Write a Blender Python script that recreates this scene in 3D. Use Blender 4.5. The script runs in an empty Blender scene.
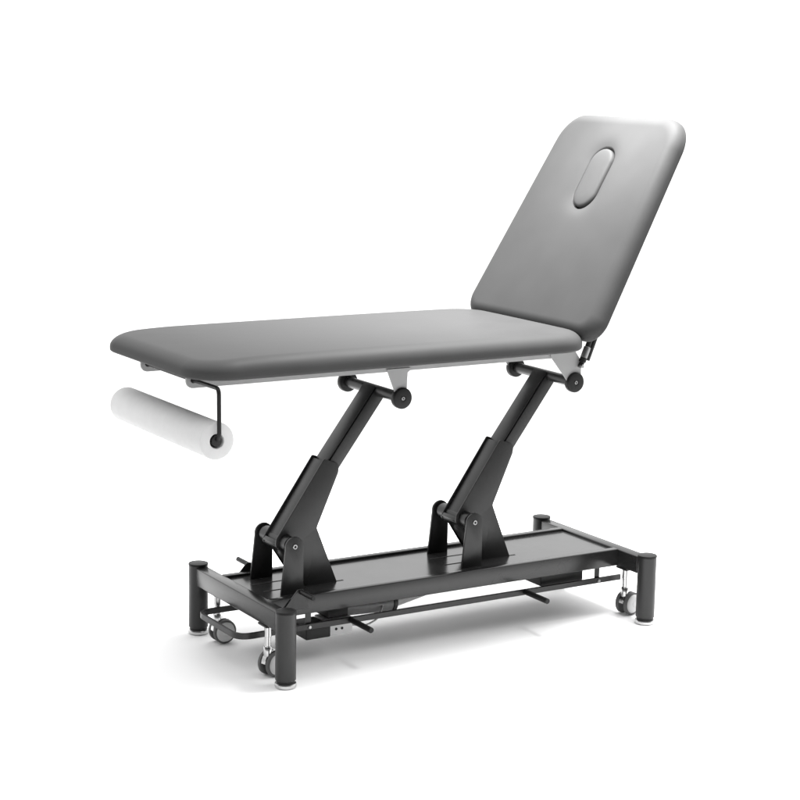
import bpy, bmesh, math
from mathutils import Vector, Matrix

SC = bpy.context.scene
COL = SC.collection
R = math.radians

# ------------------------------------------------------------------ materials
def new_mat(name):
    m = bpy.data.materials.new(name); m.use_nodes = True
    nt = m.node_tree
    b = nt.nodes['Principled BSDF']
    return m, nt, b

def noise_bump(nt, b, scale, strength, dist=0.001, detail=4, kind='noise'):
    tc = nt.nodes.new('ShaderNodeTexCoord')
    if kind == 'noise':
        n = nt.nodes.new('ShaderNodeTexNoise'); n.inputs['Scale'].default_value = scale
        n.inputs['Detail'].default_value = detail; out = n.outputs['Fac']
    else:
        n = nt.nodes.new('ShaderNodeTexVoronoi'); n.inputs['Scale'].default_value = scale
        out = n.outputs['Distance']
    nt.links.new(tc.outputs['Object'], n.inputs['Vector'])
    bp = nt.nodes.new('ShaderNodeBump'); bp.inputs['Strength'].default_value = strength
    bp.inputs['Distance'].default_value = dist
    nt.links.new(out, bp.inputs['Height']); nt.links.new(bp.outputs['Normal'], b.inputs['Normal'])
    return tc, n

def vary(nt, b, lo, hi, scale, base_rough=None, dr=0.05):
    """slight uneven tone and gloss, as a real finish has"""
    tc = nt.nodes.new('ShaderNodeTexCoord')
    n = nt.nodes.new('ShaderNodeTexNoise'); n.inputs['Scale'].default_value = scale; n.inputs['Detail'].default_value = 6
    nt.links.new(tc.outputs['Object'], n.inputs['Vector'])
    mr = nt.nodes.new('ShaderNodeMapRange')
    mr.inputs['From Min'].default_value = .3; mr.inputs['From Max'].default_value = .7
    mr.inputs['To Min'].default_value = lo; mr.inputs['To Max'].default_value = hi
    nt.links.new(n.outputs['Fac'], mr.inputs['Value'])
    cc = nt.nodes.new('ShaderNodeCombineColor')
    for k in ('Red', 'Green', 'Blue'): nt.links.new(mr.outputs['Result'], cc.inputs[k])
    nt.links.new(cc.outputs['Color'], b.inputs['Base Color'])
    if base_rough is not None:
        m2 = nt.nodes.new('ShaderNodeMapRange')
        m2.inputs['From Min'].default_value = .3; m2.inputs['From Max'].default_value = .7
        m2.inputs['To Min'].default_value = base_rough - dr; m2.inputs['To Max'].default_value = base_rough + dr
        nt.links.new(n.outputs['Fac'], m2.inputs['Value'])
        nt.links.new(m2.outputs['Result'], b.inputs['Roughness'])

M = {}
m, nt, b = new_mat('grey_vinyl'); M['vinyl'] = m
vary(nt, b, .060, .065, 9, .50, .03); noise_bump(nt, b, 900, .10, .0006, 3)
b.inputs['Specular IOR Level'].default_value = .06

m, nt, b = new_mat('black_powder_coat'); M['black'] = m
vary(nt, b, .014, .018, 14, .36, .04); b.inputs['IOR'].default_value = 1.45; noise_bump(nt, b, 1300, .12, .0004, 2)

m, nt, b = new_mat('black_sheet'); M['sheet'] = m
vary(nt, b, .034, .040, 10, .20, .03); b.inputs['IOR'].default_value = 1.68

m, nt, b = new_mat('black_beam_coat'); M['beam'] = m
vary(nt, b, .014, .017, 14, .24, .01); b.inputs['IOR'].default_value = 1.47

m, nt, b = new_mat('black_plastic'); M['plastic'] = m
vary(nt, b, .008, .011, 20, .45, .04); b.inputs['IOR'].default_value = 1.35

m, nt, b = new_mat('seam_black'); M['seam'] = m
vary(nt, b, .008, .010, 20, .7, .04)

m, nt, b = new_mat('light_grey_paint'); M['lgrey'] = m
vary(nt, b, .30, .33, 12, .45, .04); noise_bump(nt, b, 1200, .06, .0003, 2)

m, nt, b = new_mat('chrome'); M['chrome'] = m
vary(nt, b, .48, .58, 10, .20, .05); b.inputs['Metallic'].default_value = 1

m, nt, b = new_mat('steel'); M['steel'] = m
vary(nt, b, .30, .36, 30, .3, .05); b.inputs['Metallic'].default_value = 1

m, nt, b = new_mat('grey_plastic'); M['gplastic'] = m
vary(nt, b, .55, .60, 20, .4, .04)

m, nt, b = new_mat('tyre_grey'); M['tyre'] = m
vary(nt, b, .085, .10, 20, .55, .04)

m, nt, b = new_mat('motor_grey'); M['motor'] = m
vary(nt, b, .10, .13, 20, .35, .04)

m, nt, b = new_mat('ram_grey'); M['ram'] = m
vary(nt, b, .34, .38, 20, .35, .04)

m, nt, b = new_mat('white_plastic'); M['wplastic'] = m
vary(nt, b, .62, .68, 20, .4, .04)

m, nt, b = new_mat('white_tissue_paper'); M['paper'] = m
vary(nt, b, .63, .66, 30, .9, .03); noise_bump(nt, b, 220, .25, .0012, 6)
b.inputs['Specular IOR Level'].default_value = .1

m, nt, b = new_mat('white_studio_floor'); M['floor'] = m
vary(nt, b, .934, .936, 3, .6, .01)
b.inputs['Specular IOR Level'].default_value = .12

# ------------------------------------------------------------------ objects
ORG = {}          # world origin of every object (no rotation is used on parents)

def empty(name, loc):
    o = bpy.data.objects.new(name, None); COL.objects.link(o)
    o.empty_display_size = .1
    o.location = loc; ORG[o] = Vector(loc); return o

def bevel_bm(bm, w, seg=2, ang=35):
    es = [e for e in bm.edges if len(e.link_faces) == 2 and e.calc_face_angle(0) > R(ang)]
    if es:
        bmesh.ops.bevel(bm, geom=es, offset=w, segments=seg, profile=.5, affect='EDGES', clamp_overlap=True)

def link(name, bm, mat, parent=None, bevel=0, seg=2, smooth=40, origin=None):
    bmesh.ops.recalc_face_normals(bm, faces=bm.faces)
    if bevel: bevel_bm(bm, bevel, seg)
    me = bpy.data.meshes.new(name)
    vs = [v.co for v in bm.verts]
    lo = Vector([min(v[i] for v in vs) for i in range(3)]); hi = Vector([max(v[i] for v in vs) for i in range(3)])
    c = Vector(origin) if origin is not None else (lo + hi) / 2
    bmesh.ops.translate(bm, verts=bm.verts, vec=-c)
    for f in bm.faces: f.smooth = True
    for e in bm.edges:
        if len(e.link_faces) == 2 and e.calc_face_angle(0) > R(smooth): e.smooth = False
    bm.to_mesh(me); bm.free()
    me.materials.append(M[mat])
    o = bpy.data.objects.new(name, me); COL.objects.link(o)
    ORG[o] = c
    if parent is not None:
        o.parent = parent; o.location = c - ORG[parent]
    else:
        o.location = c
    return o

def box(bm, x0, x1, y0, y1, z0, z1, mat=None):
    vs = [bm.verts.new((x, y, z)) for x in (x0, x1) for y in (y0, y1) for z in (z0, z1)]
    for q in ((0,1,3,2),(4,6,7,5),(0,4,5,1),(2,3,7,6),(0,2,6,4),(1,5,7,3)):
        bm.faces.new([vs[i] for i in q])
    return vs

def prism(bm, poly, y0, y1):
    """poly of (x,z) pushed from y0 to y1"""
    a = [bm.verts.new((x, y0, z)) for x, z in poly]; c = [bm.verts.new((x, y1, z)) for x, z in poly]
    bm.faces.new(a); bm.faces.new(list(reversed(c)))
    n = len(poly)
    for i in range(n): bm.faces.new((a[i], c[i], c[(i+1) % n], a[(i+1) % n]))

def round_poly(poly, radii, n=6):
    out = []
    N = len(poly)
    for i in range(N):
        p = Vector(poly[i]); a = Vector(poly[i-1]); c = Vector(poly[(i+1) % N]); r = radii[i]
        if r <= 0: out.append(tuple(p)); continue
        u = (a - p).normalized(); v = (c - p).normalized()
        ang = u.angle(v); t = r / math.tan(ang/2)
        t = min(t, .48*(a-p).length, .48*(c-p).length); rr = t*math.tan(ang/2)
        cen = p + (u + v).normalized() * (rr / math.sin(ang/2))
        s = p + u*t; e = p + v*t
        a0 = math.atan2(*(s-cen).yx); a1 = math.atan2(*(e-cen).yx)
        d = (a1 - a0 + math.pi) % (2*math.pi) - math.pi
        for k in range(n+1):
            th = a0 + d*k/n; out.append((cen.x + rr*math.cos(th), cen.y + rr*math.sin(th)))
    return out

def lathe(bm, prof, base, axis, n=40, caps=True):
    """prof: list of (r, h) along axis from base"""
    axis = Vector(axis).normalized(); base = Vector(base)
    u = axis.orthogonal().normalized(); v = axis.cross(u)
    rings = []
    for r, h in prof:
        if r <= 1e-6: rings.append([bm.verts.new(base + axis*h)])
        else: rings.append([bm.verts.new(base + axis*h + (u*math.cos(2*math.pi*k/n) + v*math.sin(2*math.pi*k/n))*r) for k in range(n)])
    for a, c in zip(rings, rings[1:]):
        for k in range(n):
            k2 = (k+1) % n
            if len(a) == 1 and len(c) == 1: continue
            if len(a) == 1: bm.faces.new((a[0], c[k], c[k2]))
            elif len(c) == 1: bm.faces.new((a[k], a[k2], c[0]))
            else: bm.faces.new((a[k], a[k2], c[k2], c[k]))
    if caps:
        for rg in (rings[0], rings[-1]):
            if len(rg) > 2: bm.faces.new(rg)

def rod(bm, p0, p1, r, n=24, ch=.0015):
    p0 = Vector(p0); p1 = Vector(p1); d = p1 - p0; L = d.length
    ch = min(ch, r*.4)
    lathe(bm, [(r-ch, 0), (r, ch), (r, L-ch), (r-ch, L)], p0, d, n)

def pipe(bm, pts, r, n=14):
    """tube through a polyline"""
    pts = [Vector(q) for q in pts]; rings = []
    t0 = (pts[1]-pts[0]).normalized(); u = t0.orthogonal().normalized()
    for i, q in enumerate(pts):
        t = (pts[min(i+1, len(pts)-1)] - pts[max(i-1, 0)]).normalized()
        u = (u - t*u.dot(t)).normalized(); v = t.cross(u)
        rings.append([bm.verts.new(q + (u*math.cos(2*math.pi*k/n)+v*math.sin(2*math.pi*k/n))*r) for k in range(n)])
    for a, c in zip(rings, rings[1:]):
        for k in range(n): bm.faces.new((a[k], a[(k+1) % n], c[(k+1) % n], c[k]))
    bm.faces.new(rings[0]); bm.faces.new(rings[-1])

def fillet_path(pts, rad, n=8):
    pts = [Vector(q) for q in pts]; out = [pts[0]]
    for a, p, c in zip(pts, pts[1:], pts[2:]):
        u = (a-p).normalized(); v = (c-p).normalized()
        s = p + u*rad; e = p + v*rad
        for k in range(n+1):
            t = k/n; out.append(s*(1-t)**2 + p*2*t*(1-t) + e*t*t)
    out.append(pts[-1]); return out

def flat_bar(bm, path, w, h):
    """flat bar with upright section w (across) x h (up) along a level path"""
    pts = [Vector(q) for q in path]; rings = []
    for i, q in enumerate(pts):
        t = (pts[min(i+1, len(pts)-1)] - pts[max(i-1, 0)]).normalized()
        s = Vector((t.y, -t.x, 0)).normalized()*(w/2); z = Vector((0, 0, h/2))
        rings.append([bm.verts.new(q + s*a + z*b_) for a, b_ in ((1, 1), (1, -1), (-1, -1), (-1, 1))])
    for a, c in zip(rings, rings[1:]):
        for k in range(4): bm.faces.new((a[k], a[(k+1) % 4], c[(k+1) % 4], c[k]))
    bm.faces.new(rings[0]); bm.faces.new(rings[-1])

# ------------------------------------------------------------------ upholstery
def ring_pts(hx, hy, rc0, rc1, nc=14, ns=40, nl=60):
    """rounded rectangle, x from -hx..hx; rc0 radius at the -x corners, rc1 at the +x corners"""
    rc0 = max(min(rc0, hx*.98, hy*.98), 1e-4); rc1 = max(min(rc1, hx*.98, hy*.98), 1e-4)
    pts = []
    def arc(cx, cy, r, a0):
        for k in range(nc): 
            a = a0 + math.pi/2*k/nc; pts.append((cx+r*math.cos(a), cy+r*math.sin(a)))
    def line(p, q, n):
        for k in range(n): pts.append((p[0]+(q[0]-p[0])*k/n, p[1]+(q[1]-p[1])*k/n))
    line((hx, -hy+rc1), (hx, hy-rc1), ns); arc(hx-rc1, hy-rc1, rc1, 0)
    line((hx-rc1, hy), (-hx+rc0, hy), nl); arc(-hx+rc0, hy-rc0, rc0, math.pi/2)
    line((-hx, hy-rc0), (-hx, -hy+rc0), ns); arc(-hx+rc0, -hy+rc0, rc0, math.pi)
    line((-hx+rc0, -hy), (hx-rc1, -hy), nl); arc(hx-rc1, -hy+rc1, rc1, -math.pi/2)
    return pts

def cushion(Lx, hw, T, rc0, rc1, eh=.05, ev=.04, crown=.006, taper=0, disp=None, step=.012, bot=.010, dens=1):
    bm = bmesh.new()
    hx, hy = Lx/2, hw
    prof = [(.012, 0.0)]
    for k in range(1, 6):
        a = math.pi/2*k/5; prof.append((.012*(1-math.sin(a)), bot*(1-math.cos(a))))
    zt = T - ev
    for k in range(1, 4): prof.append((0, bot + (zt-bot)*k/3)) if zt > bot+.002 else None
    for k in range(1, 15):
        a = math.pi/2*k/14; prof.append((eh*(1-math.cos(a)), zt + ev*math.sin(a)))
    d = eh
    while d < hy - .0065:
        d = min(d+step, hy-.006); prof.append((d, T))
    rings = []
    for d, z in prof:
        zz = z
        if z > zt:
            lift = crown*(z-zt)/ev
        else: lift = 0
        rg = []
        for x, y in ring_pts(hx-d, hy-d, rc0-d*.8 if rc0-d*.8 > .015 else .015, rc1-d*.8 if rc1-d*.8 > .015 else .015, 14*dens, 40*dens, 60*dens):
            k = 1 - taper*(x+hx)/Lx
            yy = y*k
            z2 = zz + lift*(1-abs(x/hx)**3)*(1-abs(y/hy)**3) + (disp(x+hx, yy) if (disp and z > T-.003) else 0)
            rg.append(bm.verts.new((x+hx, yy, z2)))
        rings.append(rg)
    n = len(rings[0])
    for a, c in zip(rings, rings[1:]):
        for k in range(n): bm.faces.new((a[k], a[(k+1) % n], c[(k+1) % n], c[k]))
    bm.faces.new(rings[0])
    # inner strip: bridge the two long sides of the narrow last ring
    g = rings[-1]; ns = 40*dens
    mir = lambda i: (ns - i) % n
    for q in range(n//2):
        i = ns//2 + q; a, b_ = i % n, (i+1) % n
        ids = []
        for k in (a, b_, mir(b_), mir(a)):
            if k not in ids: ids.append(k)
        if len(ids) > 2: bm.faces.new([g[k] for k in ids])
    return bm

# ================================================================== FLOOR
bm = bmesh.new()
vs = [bm.verts.new(q) for q in ((-60, -60, 0), (60, -60, 0), (60, 60, 0), (-60, 60, 0))]
bm.faces.new(vs)
fl = link('floor', bm, 'floor'); fl['kind'] = 'structure'

# ================================================================== TABLE
W, L, H, YC = .57, 1.282, .222, .285
T = empty('treatment_table', (L/2, YC, 0))
T['label'] = 'height adjustable treatment table with grey padded seat, raised backrest and black steel lifting base'
T['category'] = 'treatment table'

# ---- posts, caps, feet
for (x, y) in ((0, 0), (0, W), (L, 0), (L, W)):
    bm = bmesh.new(); rod(bm, (x, y, .022), (x, y, H-.005), .0295, 48, .0008)
    post = link('post', bm, 'black', T)
    bm = bmesh.new(); lathe(bm, [(.0285, 0), (.0303, .0006), (.0303, .004), (.0295, .0056), (.0275, .0063), (0, .0066)], (x, y, H-.0055), (0, 0, 1), 48)
    link('cap', bm, 'plastic', post)
    bm = bmesh.new(); lathe(bm, [(.0, .0005), (.028, .0005), (.0305, .002), (.0312, .005), (.0312, .011), (.0300, .0135), (.027, .0145), (0, .0145)], (x, y, 0), (0, 0, 1), 48)
    link('foot', bm, 'chrome', post)
    bm = bmesh.new(); rod(bm, (x, y, .013), (x, y, .024), .0265, 40, .0005)
    link('foot_collar', bm, 'plastic', post)

# ---- frame
ZT, ZB = .2145, .159
for x in (0, L):
    bm = bmesh.new(); box(bm, x-.02, x+.02, .026, W-.026, ZB-.001, ZT-.001)
    link('end_beam', bm, 'beam', T, .003, 3)
for (y0, y1) in ((.124, .149), (W-.149, W-.124)):
    bm = bmesh.new(); box(bm, .0185, L-.0185, y0, y1, ZB+.001, ZT)
    link('side_rail', bm, 'beam', T, .0025, 3)
ZP = ZT-.008
bm = bmesh.new(); box(bm, .021, L-.021, .147, W-.147, ZP-.004, ZP)
plat = link('platform', bm, 'sheet', T)
OFF = (0, .6245)
for ox in OFF:                                       # slots the column cheeks dip into
    for yy in (.2445, .3255):
        bm = bmesh.new(); box(bm, ox+.055, ox+.322, yy-.0035, yy+.0035, ZP-.002, ZP+.0006)
        link('slot', bm, 'seam', plat)

# ---- pivot lugs and lifting columns
PX, PZ = .1255, .347
for ox in OFF:
    px = ox+PX
    for side in (-1, 1):
        yo = YC + side*.0975; y0, y1 = (yo-.004, yo+.004)
        pts = [(px-.044, ZP)]
        for k in range(15):
            a = math.pi*1.0 - math.pi*k/14 + (.10 if k < 8 else 0)*(1-k/8)
            pts.append((px+.029*math.cos(a), PZ+.029*math.sin(a)))
        pts += [(px+.029, ZP)]
        bm = bmesh.new(); prism(bm, pts, y0, y1)
        lug = link('pivot_lug', bm, 'black', T, .001, 2)
        yb = y0 if side < 0 else y1
        bm = bmesh.new(); lathe(bm, [(.0075, 0), (.0075, .002), (.0065, .003), (.0042, .003), (.0034, .0012), (0, .0012)], (px, yb, PZ), (0, side, 0), 24)
        link('pivot_bolt', bm, 'steel', lug)
        bm = bmesh.new(); rod(bm, (px, yb+side*.001, PZ), (px, yb+side*.0016, PZ), .0034, 16, .0002); link('bolt_socket', bm, 'seam', lug)
    # sleeve: two shaped cheeks and a web
    front0 = Vector((px-.034, PZ+.006)); front1 = Vector((px+.125, PZ+.239))
    cheek = [(px-.031, PZ+.012), (px+.126, PZ+.237), (px+.177, PZ+.217), (px+.1735, PZ+.191), (px+.103, PZ+.032), (px+.174, ZP-.003), (px+.070, ZP-.003), (px-.004, PZ-.031), (px-.034, PZ-.012)]
    CR = [.015, .006, .012, .02, .012, 0, .01, .025, .022]; front_ids = (0, 1); cheek_raw = cheek
    cheek = round_poly(cheek, CR)
    bm = bmesh.new(); prism(bm, cheek, YC-.045, YC-.0395)
    cheek2 = [(x_+.007, z_-.004) if i_ in front_ids else (x_, z_) for i_, (x_, z_) in enumerate(cheek_raw)]
    prism(bm, round_poly(cheek2, CR), YC+.0395, YC+.045)
    d = (front1-front0).normalized(); nrm = Vector((d.y, -d.x))          # pointing down and to the head end
    a0 = front0 + nrm*.014 - d*.012; a1 = front1 + nrm*.014 - d*.006
    a2 = a1 + nrm*.004; a3 = a0 + nrm*.004
    prism(bm, [tuple(a0), tuple(a1), tuple(a2), tuple(a3)], YC-.0395, YC+.0395)
    low = [(px-.031, PZ-.004), (px-.024, PZ+.006), (px+.08, PZ-.13), (px+.074, PZ-.137), (px-.006, PZ-.029), (px-.022, PZ-.020)]
    prism(bm, low, YC-.0395, YC+.0395)
    colm = link('lifting_column', bm, 'black', T, .0012, 2)
    bm = bmesh.new(); rod(bm, (px, YC-.0935, PZ), (px, YC+.0935, PZ), .0185, 32)
    link('pivot_tube', bm, 'black', colm)
    # collars where tube meets the cheeks
    for s in (-1, 1):
        bm = bmesh.new(); rod(bm, (px, YC+s*.045, PZ), (px, YC+s*.080, PZ), .0235, 32)
        link('pivot_collar', bm, 'black', colm)
    # upper arm
    top = Vector((ox+.443, .769)); dv = Vector((.318, .422)).normalized(); nv = Vector((dv.y, -dv.x))
    foot = top - dv*.33
    def arm_poly(o0, o1, s0, s1):
        return [tuple(q) for q in (foot+dv*s0+nv*o0, foot+dv*(.33+s1)+nv*o0, foot+dv*(.33+s1)+nv*o1, foot+dv*s0+nv*o1)]
    bm = bmesh.new()
    prism(bm, arm_poly(-.0165, .0225, 0, .0), YC-.036, YC+.036)
    prism(bm, arm_poly(-.0215, -.0180, 0, .004), YC-.032, YC+.036)
    link('upper_arm', bm, 'black', colm, .0015, 2)
    bm = bmesh.new(); rod(bm, (top.x, YC-.147, top.y), (top.x, YC+.147, top.y), .0165, 32)
    bar = link('crossbar', bm, 'black', colm)
    for s in (-1, 1):
        bm = bmesh.new()
        lathe(bm, [(0, 0), (.024, 0), (.030, .0015), (.0315, .004), (.0315, .018), (.0300, .0205), (.0275, .0215), (.010, .0215), (.0095, .0205), (0, .0205)], (top.x, YC+s*.1475, top.y), (0, s, 0), 48)
        link('end_disc', bm, 'plastic', colm)
        bm = bmesh.new(); lathe(bm, [(.0055, 0), (.0055, .0018), (.0048, .0025), (.0028, .0025), (.0024, .0012), (0, .0012)], (top.x, YC+s*.168, top.y), (0, s, 0), 20)
        link('end_screw', bm, 'steel', colm)
        bm = bmesh.new(); rod(bm, (top.x, YC+s*.169, top.y), (top.x, YC+s*.1696, top.y), .0026, 16, .0002); link('screw_socket', bm, 'seam', colm)

# ---- corner brackets with pins (beside the foot-end lugs)
for s in (-1, 1):
    yo = YC + s*.158
    bm = bmesh.new()
    poly = round_poly([(.050, ZB+.02), (.103, ZT+.024), (.119, ZT+.024), (.135, ZB+.03), (.135, ZB+.02)], [0, .006, .006, 0, 0])
    prism(bm, poly, min(yo, yo+s*.0055), max(yo, yo+s*.0055)) if False else prism(bm, poly, *( (yo-.0085, yo-.0032) if s < 0 else (yo+.0032, yo+.0085)))
    br = link('pin_bracket', bm, 'black', T, .0008, 1)
    ys = yo + s*.008
    bm = bmesh.new(); rod(bm, (.112, ys, ZT+.016), (.112, ys+s*.075, ZT+.016), .0075, 24)
    link('pin', bm, 'plastic', br)

# ---- lift bar running round the base, its pedals and hangers
YB = .137
path = fillet_path([(L+.012, YC-YB, .113), (-.073, YC-YB, .113), (-.073, YC+YB, .113), (L+.012, YC+YB, .113)], .045, 10)
bm = bmesh.new(); flat_bar(bm, path, .009, .0175)
bar = link('lift_bar', bm, 'black', T, .001, 1)
for x in (.292, .918):
    for s in (-1, 1):
        y0 = YC+s*YB
        bm = bmesh.new(); rod(bm, (x, y0, .115), (x, y0+s*.125, .115), .0085, 24)
        link('pedal', bm, 'plastic', bar)
for x in (.155, 1.205):
    for s in (-1, 1):
        y0 = YC+s*YB
        bm = bmesh.new(); box(bm, x-.009, x+.009, y0-s*.0052, y0-s*.0092, .101, ZB+.003)
        hg = link('hanger', bm, 'black', bar, .0006, 1)
        bm = bmesh.new(); lathe(bm, [(.0055, 0), (.0055, .002), (.004, .0034), (0, .0036)], (x, y0+s*.0045, .112), (0, s, 0), 20)
        link('hanger_bolt', bm, 'steel', hg)

# ---- casters
def caster(x, y, ang):
    ax = Vector((math.sin(ang), -math.cos(ang), 0))       # wheel axle direction
    fw = Vector((-ax.y, ax.x, 0))
    c = Vector((x, y, 0)) + fw*.017
    zc = .040; rw = .0365
    bm = bmesh.new()
    # hood: a rounded bridge between the two wheels
    sec = []
    for k in range(13):
        a = R(-25 + 205*k/12); sec.append(Vector((rw*.96*math.cos(a), rw*.99*math.sin(a))))
    inn = [q*.60 for q in reversed(sec)]
    prof = sec + inn
    va = [bm.verts.new(c + fw*q.x + ax*.0085 + Vector((0, 0, zc+q.y))) for q in prof]
    vb = [bm.verts.new(c + fw*q.x - ax*.0085 + Vector((0, 0, zc+q.y))) for q in prof]
    n = len(prof)
    for i in range(n): bm.faces.new((va[i], vb[i], vb[(i+1) % n], va[(i+1) % n]))
    m_ = len(sec)
    for i in range(m_-1):
        j = n-1-i
        bm.faces.new((va[i], va[i+1], va[j-1], va[j])); bm.faces.new((vb[i+1], vb[i], vb[j], vb[j-1]))
    p = Vector((x, y, 0))
    lathe(bm, [(.012, .060), (.0125, .066), (.0125, .088), (.010, .092)], p, (0, 0, 1), 28)
    cs = link('caster', bm, 'chrome', T, .0008, 1)
    bm = bmesh.new(); lathe(bm, [(.009, .09), (.009, .118), (.0105, .119), (.0105, .152), (.0125, .153), (.0125, ZB-.001)], p, (0, 0, 1), 28)
    link('stem', bm, 'chrome', cs)
    bm = bmesh.new(); box(bm, x-.019, x+.030, y-.026, y+.026, ZB-.0075, ZB-.0015)
    link('mounting_plate', bm, 'plastic', cs, .001, 1)
    for s in (-1, 1):
        bm = bmesh.new()
        lathe(bm, [(.0, .010), (rw-.012, .010), (rw-.004, .0105), (rw, .0125), (rw, .0205), (rw-.002, .0232), (rw-.0045, .0240), (rw-.0055, .0232), (0, .0232)], c + Vector((0, 0, zc-.0035+.0005)), ax*s, 44)
        wh = link('wheel', bm, 'tyre', cs)
        bm = bmesh.new()
        lathe(bm, [(rw-.0062, .0234), (rw-.0080, .0252), (rw-.013, .0268), (.012, .0285), (.0105, .0278), (.009, .0284), (0, .0290)], c + Vector((0, 0, zc-.0035+.0005)), ax*s, 44)
        link('hub_cap', bm, 'gplastic', wh)
caster(-.002, .105, R(15))
caster(.008, .455, R(0))
caster(1.282, .106, R(12))
caster(1.282, .462, R(20))

# ---- drive underneath
bm = bmesh.new(); box(bm, .150, .232, .156, .26, .068, .104)
cb = link('control_box', bm, 'plastic', T, .004, 3)
bm = bmesh.new(); box(bm, .245, .315, .20, .33, .110, .156); link('box_flange', bm, 'plastic', cb, .002, 2)
bm = bmesh.new(); box(bm, .2335, .325, .188, .262, .058, .108)
jb = link('junction_box', bm, 'wplastic', T, .004, 3)
jb['label'] = 'white junction box with two black sockets'
for x in (.268, .288):
    bm = bmesh.new(); rod(bm, (x, .1865, .078), (x, .192, .078), .0042, 20, .0005); link('socket', bm, 'seam', jb)
bm = bmesh.new(); rod(bm, (.33, YC-.02, .118), (.50, YC-.02, .110), .029, 36, .004)
mo = link('lift_motor', bm, 'motor', T)
bm = bmesh.new(); rod(bm, (.498, YC-.02, .110), (.512, YC-.02, .1094), .031, 36, .002); link('motor_ring', bm, 'black', mo)
bm = bmesh.new(); rod(bm, (.50, YC-.02, .110), (.80, YC-.02, .168), .021, 32, .003); link('ram', bm, 'ram', mo)
bm = bmesh.new(); box(bm, .80, .84, YC-.045, YC+.005, .14, ZP-.005); link('ram_clevis', bm, 'black', mo, .002, 2)
bm = bmesh.new(); box(bm, 1.00, 1.165, .175, .33, .112, .163)
link('battery_box', bm, 'plastic', T, .004, 3)
bm = bmesh.new(); pipe(bm, fillet_path([(.315, .20, .082), (.37, .19, .072), (.42, .20, .085), (.46, .24, .112)], .02, 8), .0028, 10)
link('cable', bm, 'ram', T)

# ---- upper frame
ZR0, ZR1 = .8455, .8935
for s in (-1, 1):
    yo = YC + s*.1525
    bm = bmesh.new()
    body = round_poly([(-.242, ZR1), (-.242, ZR0+.003), (-.19, ZR0+.003), (.99, ZR0+.003), (1.005, ZR0+.006), (1.04, ZR1)], [.002, .020, .0, .01, .01, .0])
    prism(bm, body, yo-.004, yo+.004)
    rail = link('frame_rail', bm, 'lgrey', T, .0008, 1)
    bm = bmesh.new(); rod(bm, (-.221, yo-.0046, .871), (-.221, yo+.0046, .871), .0088, 24, .0003)
    link('hole', bm, 'seam', rail)
    for k, ox in enumerate(OFF):
        tx = ox+.443
        if k == 0: pl = [(tx-.052, ZR0+.012), (tx-.049, ZR0+.004), (tx-.016, .769), (tx+.016, .769), (tx+.019, ZR0-.002), (tx+.028, ZR0+.004), (tx+.028, ZR0+.012)]
        else: pl = round_poly([(tx-.093, ZR0+.009), (tx-.040, .79), (tx-.012, .752), (tx+.016, .758), (tx+.024, .79), (tx+.023, .834), (tx-.018, ZR1-.003), (tx-.093, ZR1-.003)], [.012, .01, .006, .006, .01, .012, .004, 0])
        bm = bmesh.new(); prism(bm, pl, *((yo-.0085, yo-.0042) if s < 0 else (yo+.0042, yo+.0085)))
        link('drop_bracket', bm, 'lgrey', rail, .0008, 1)
for x in (-.10, .45, .93):
    bm = bmesh.new(); box(bm, x, x+.03, YC-.148, YC+.148, ZR1-.022, ZR1-.002)
    link('cross_member', bm, 'lgrey', T, .001, 1)

# ---- seat
bm = cushion(1.310, .345, .055, .115, .12, eh=.046, ev=.037, crown=.009, taper=.012, dens=2)
for v in bm.verts:                                   # the padding thins out towards the foot end
    q = max(0, 1-v.co.x/.24); v.co.z *= 1-.20*q*q
bmesh.ops.translate(bm, verts=bm.verts, vec=(-.294, YC, .8945))
link('seat_cushion', bm, 'vinyl', T, smooth=80)

# ---- backrest
TH = R(59.8); BL = .748
bx, bz = .970, .939
hole_s, hole_l, hole_w = .517, .215, .110           # face hole along the board, its length and width
def sd_stadium(s, y, l, w):
    q = max(abs(s-hole_s) - (l-w)/2, 0); return math.hypot(q, y) - w/2
def dimple(s, y):
    d = sd_stadium(s, y, hole_l, hole_w)
    z = -.0095*math.exp(-(max(d, 0)/.024)**1.3)
    if d < .004:
        t = min(max((.004-d)/.006, 0), 1); z -= .016*t*t*(3-2*t)
    return z
bm = cushion(BL, .350, .055, .07, .102, eh=.040, ev=.036, crown=.005, taper=.155, disp=dimple, step=.0032, dens=3)
rotm = Matrix.Translation((bx, YC, bz)) @ Matrix.Rotation(-TH, 4, 'Y') @ Matrix.Translation((0, 0, -.055))
bmesh.ops.transform(bm, matrix=rotm, verts=bm.verts)
bk = link('backrest_cushion', bm, 'vinyl', T, smooth=80)
# plug in the face hole
bm = bmesh.new()
rings = []
pr = [(0, -.022), (0, -.010), (.001, -.0065), (.003, -.0035), (.006, -.0015), (.010, -.0004), (.018, .0008), (.028, .0016), (.038, .002)]
for d, z in pr:
    l2, w2 = (hole_l-.007)/2-d, (hole_w-.007)/2-d
    rg = []
    for k in range(64):
        a = 2*math.pi*k/64; cx = (l2-w2)*(1 if math.cos(a) > 0 else -1)
        rg.append(bm.verts.new((hole_s+cx+w2*math.cos(a), w2*math.sin(a), .055+.0035+z)))
    rings.append(rg)
for a, c in zip(rings, rings[1:]):
    for k in range(64): bm.faces.new((a[k], a[(k+1) % 64], c[(k+1) % 64], c[k]))
bm.faces.new(rings[0]); bm.faces.new(rings[-1])
bmesh.ops.transform(bm, matrix=rotm, verts=bm.verts)
link('face_hole_plug', bm, 'vinyl', bk, smooth=70)
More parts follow.
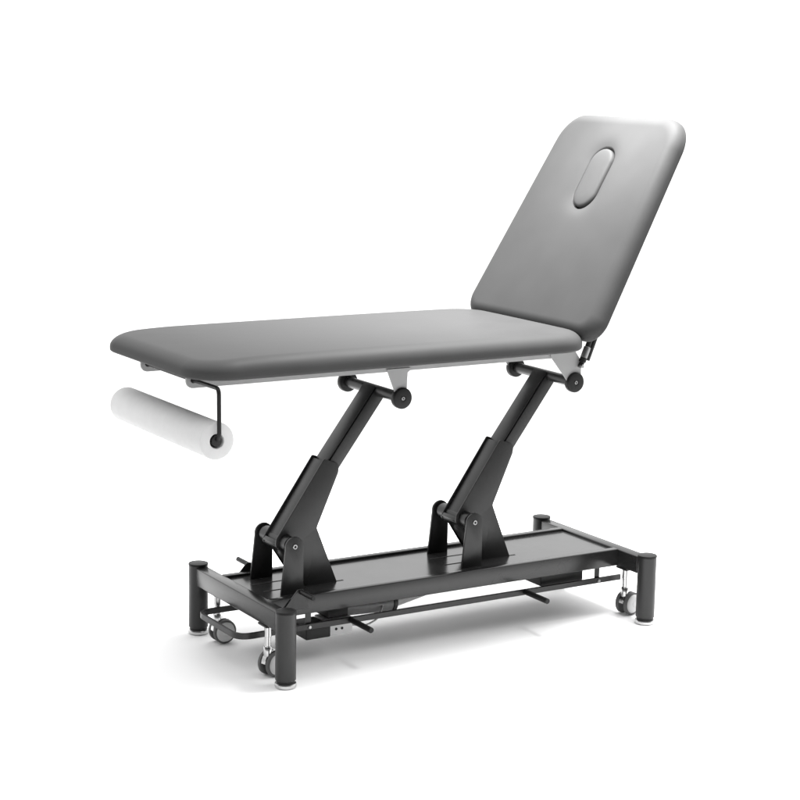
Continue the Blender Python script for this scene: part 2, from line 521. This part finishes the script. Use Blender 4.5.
# board and struts behind the backrest
def bk_pt(s, y, z): return rotm @ Vector((s, y, z))
bm = bmesh.new(); box(bm, .05, BL-.10, -.22, .22, -.012, -.0006)
bmesh.ops.transform(bm, matrix=rotm, verts=bm.verts)
link('backrest_board', bm, 'plastic', bk, .002, 2)
# hinge arms + spring at the near and far side
for s in (-1, 1):
    yo = s*.168
    a = Vector((1.045, YC+yo, .878)); c = Vector((1.006, YC+yo, .815))
    d = (Vector((1.052, 0, .925)) - Vector((1.008, 0, .818))); d.normalize()
    base = Vector((1.082, YC+yo, .817))
    bm = bmesh.new(); rod(bm, base, base+d*.022, .008, 20); rod(bm, base+d*.016, base+d*.040, .011, 24); rod(bm, base+d*.038, base+d*.12, .0085, 20)
    sp = link('gas_spring', bm, 'plastic', T)
    bm = bmesh.new(); rod(bm, base+d*.030, base+d*.066, .0112, 24, .001); link('spring_collar', bm, 'steel', sp)
    bm = bmesh.new()
    e = Vector((.030, 0, -.012))
    rod(bm, base+d*.028+Vector((.018, .004, -.008)), base+d*.125+Vector((.018, .004, -.008)), .0075, 18)
    link('hinge_arm', bm, 'black', sp)
    bm = bmesh.new(); rod(bm, base+Vector((0, -.013, .003)), base+Vector((0, .013, .003)), .006, 18); link('spring_pin', bm, 'steel', sp)
    bm = bmesh.new(); rod(bm, base+Vector((.0, -s*.012, .002)), (base.x, YC+s*.156, base.z+.002), .006, 18); link('spring_axle', bm, 'plastic', sp)

# ---- roll holder
RX, RZ, RR = -.232, .733, .0505
yN, yF = YC-.3335, YC+.3335
pth = fillet_path([(-.221, YC+.172, .871), (-.221, YC-.175, .871), (-.232, yN-.004, .8765), (RX, yN-.006, RZ+.006), (RX, yN+.06, RZ)], .018, 8)
bm = bmesh.new(); pipe(bm, pth, .0058, 16)
hd = link('roll_holder', bm, 'plastic', T, smooth=60)
bm = bmesh.new(); rod(bm, (RX, yN+.008, RZ), (RX, YC+.280, RZ), .0150, 32)
link('roll_spindle', bm, 'seam', hd)

# ================================================================== PAPER ROLL
bm = bmesh.new()
y0, y1 = YC-.326, YC+.285; ri = .0195
n = 72; rings = []
prof = [(ri, y0+.004), (ri+.002, y0+.0005), (ri+.006, y0), (RR-.004, y0), (RR-.001, y0+.001), (RR, y0+.004), (RR, y1-.004), (RR-.001, y1-.001), (RR-.004, y1), (ri+.006, y1), (ri+.002, y1-.0005), (ri, y1-.004)]
for r, y in prof:
    rings.append([bm.verts.new((RX+r*math.cos(2*math.pi*k/n), y, RZ+r*math.sin(2*math.pi*k/n))) for k in range(n)])
for a, c in zip(rings, rings[1:] + rings[:1]):
    for k in range(n): bm.faces.new((a[k], a[(k+1) % n], c[(k+1) % n], c[k]))
pr_ = link('paper_roll', bm, 'paper', smooth=40)
pr_['label'] = 'white roll of couch paper hanging on the black rod below the foot end'
pr_['category'] = 'paper roll'

# ================================================================== LIGHT
ZEN = 1.35
w = bpy.data.worlds.new('World'); SC.world = w; w.use_nodes = True
nt = w.node_tree; bg = nt.nodes['Background']
tc = nt.nodes.new('ShaderNodeTexCoord'); sep = nt.nodes.new('ShaderNodeSeparateXYZ')
nt.links.new(tc.outputs['Generated'], sep.inputs['Vector'])
mr = nt.nodes.new('ShaderNodeMapRange'); mr.interpolation_type = 'SMOOTHSTEP'
mr.inputs['From Min'].default_value = -.55; mr.inputs['From Max'].default_value = .35
mr.inputs['To Min'].default_value = .13; mr.inputs['To Max'].default_value = 1.45
dt = nt.nodes.new('ShaderNodeVectorMath'); dt.operation = 'DOT_PRODUCT'
dt.inputs[1].default_value = (.55, .80, 0)
nt.links.new(tc.outputs['Generated'], dt.inputs[0]); nt.links.new(dt.outputs['Value'], mr.inputs['Value'])
mz = nt.nodes.new('ShaderNodeMapRange'); mz.interpolation_type = 'SMOOTHSTEP'
mz.inputs['From Min'].default_value = .5; mz.inputs['From Max'].default_value = .9
mz.inputs['To Min'].default_value = 0; mz.inputs['To Max'].default_value = ZEN
nt.links.new(sep.outputs['Z'], mz.inputs['Value'])
ad = nt.nodes.new('ShaderNodeMath'); ad.operation = 'ADD'
nt.links.new(mr.outputs['Result'], ad.inputs[0]); nt.links.new(mz.outputs['Result'], ad.inputs[1])
nt.links.new(ad.outputs['Value'], bg.inputs['Color']); bg.inputs['Strength'].default_value = 1.0

def area(name, loc, target, size, power, sy=None):
    ld = bpy.data.lights.new(name, 'AREA'); ld.energy = power; ld.size = size
    if sy: ld.shape = 'RECTANGLE'; ld.size_y = sy
    o = bpy.data.objects.new(name, ld); COL.objects.link(o); o.location = loc
    o.rotation_euler = (Vector(target)-Vector(loc)).to_track_quat('-Z', 'Y').to_euler(); return o
k_ = area('key_softbox', (1.15, .20, 2.75), (.97, .38, .9), 1.1, 61)
k_.data.spread = R(84)
k_ = area('backrest_fill', (.80, .05, 2.15), (1.36, .16, 1.56), .4, 3.2)  # extra lamp added only to brighten the upper face of the backrest
k_.data.spread = R(46)

# ================================================================== CAMERA
f, cx, cy, cz, yaw, pitch, roll = 1870.28, -2.361179, -4.447210, 1.739333, .549276, .180003, .0171264
cyw, syw, cp, sp_ = math.cos(yaw), math.sin(yaw), math.cos(pitch), math.sin(pitch)
fwd = Vector((syw*cp, cyw*cp, -sp_)); right = Vector((cyw, -syw, 0)); up = right.cross(fwd)
r2 = right*math.cos(roll)+up*math.sin(roll); u2 = -right*math.sin(roll)+up*math.cos(roll)
cd = bpy.data.cameras.new('camera'); cam = bpy.data.objects.new('camera', cd); COL.objects.link(cam)
cd.sensor_width = 36; cd.lens = f/800*36; cd.clip_end = 300
m4 = Matrix((r2, u2, -fwd)).transposed().to_4x4(); m4.translation = (cx, cy, cz); cam.matrix_world = m4
SC.camera = cam
SC.view_settings.view_transform = 'Standard'; SC.view_settings.look = 'None'
SC.view_settings.exposure = 0; SC.view_settings.gamma = 1
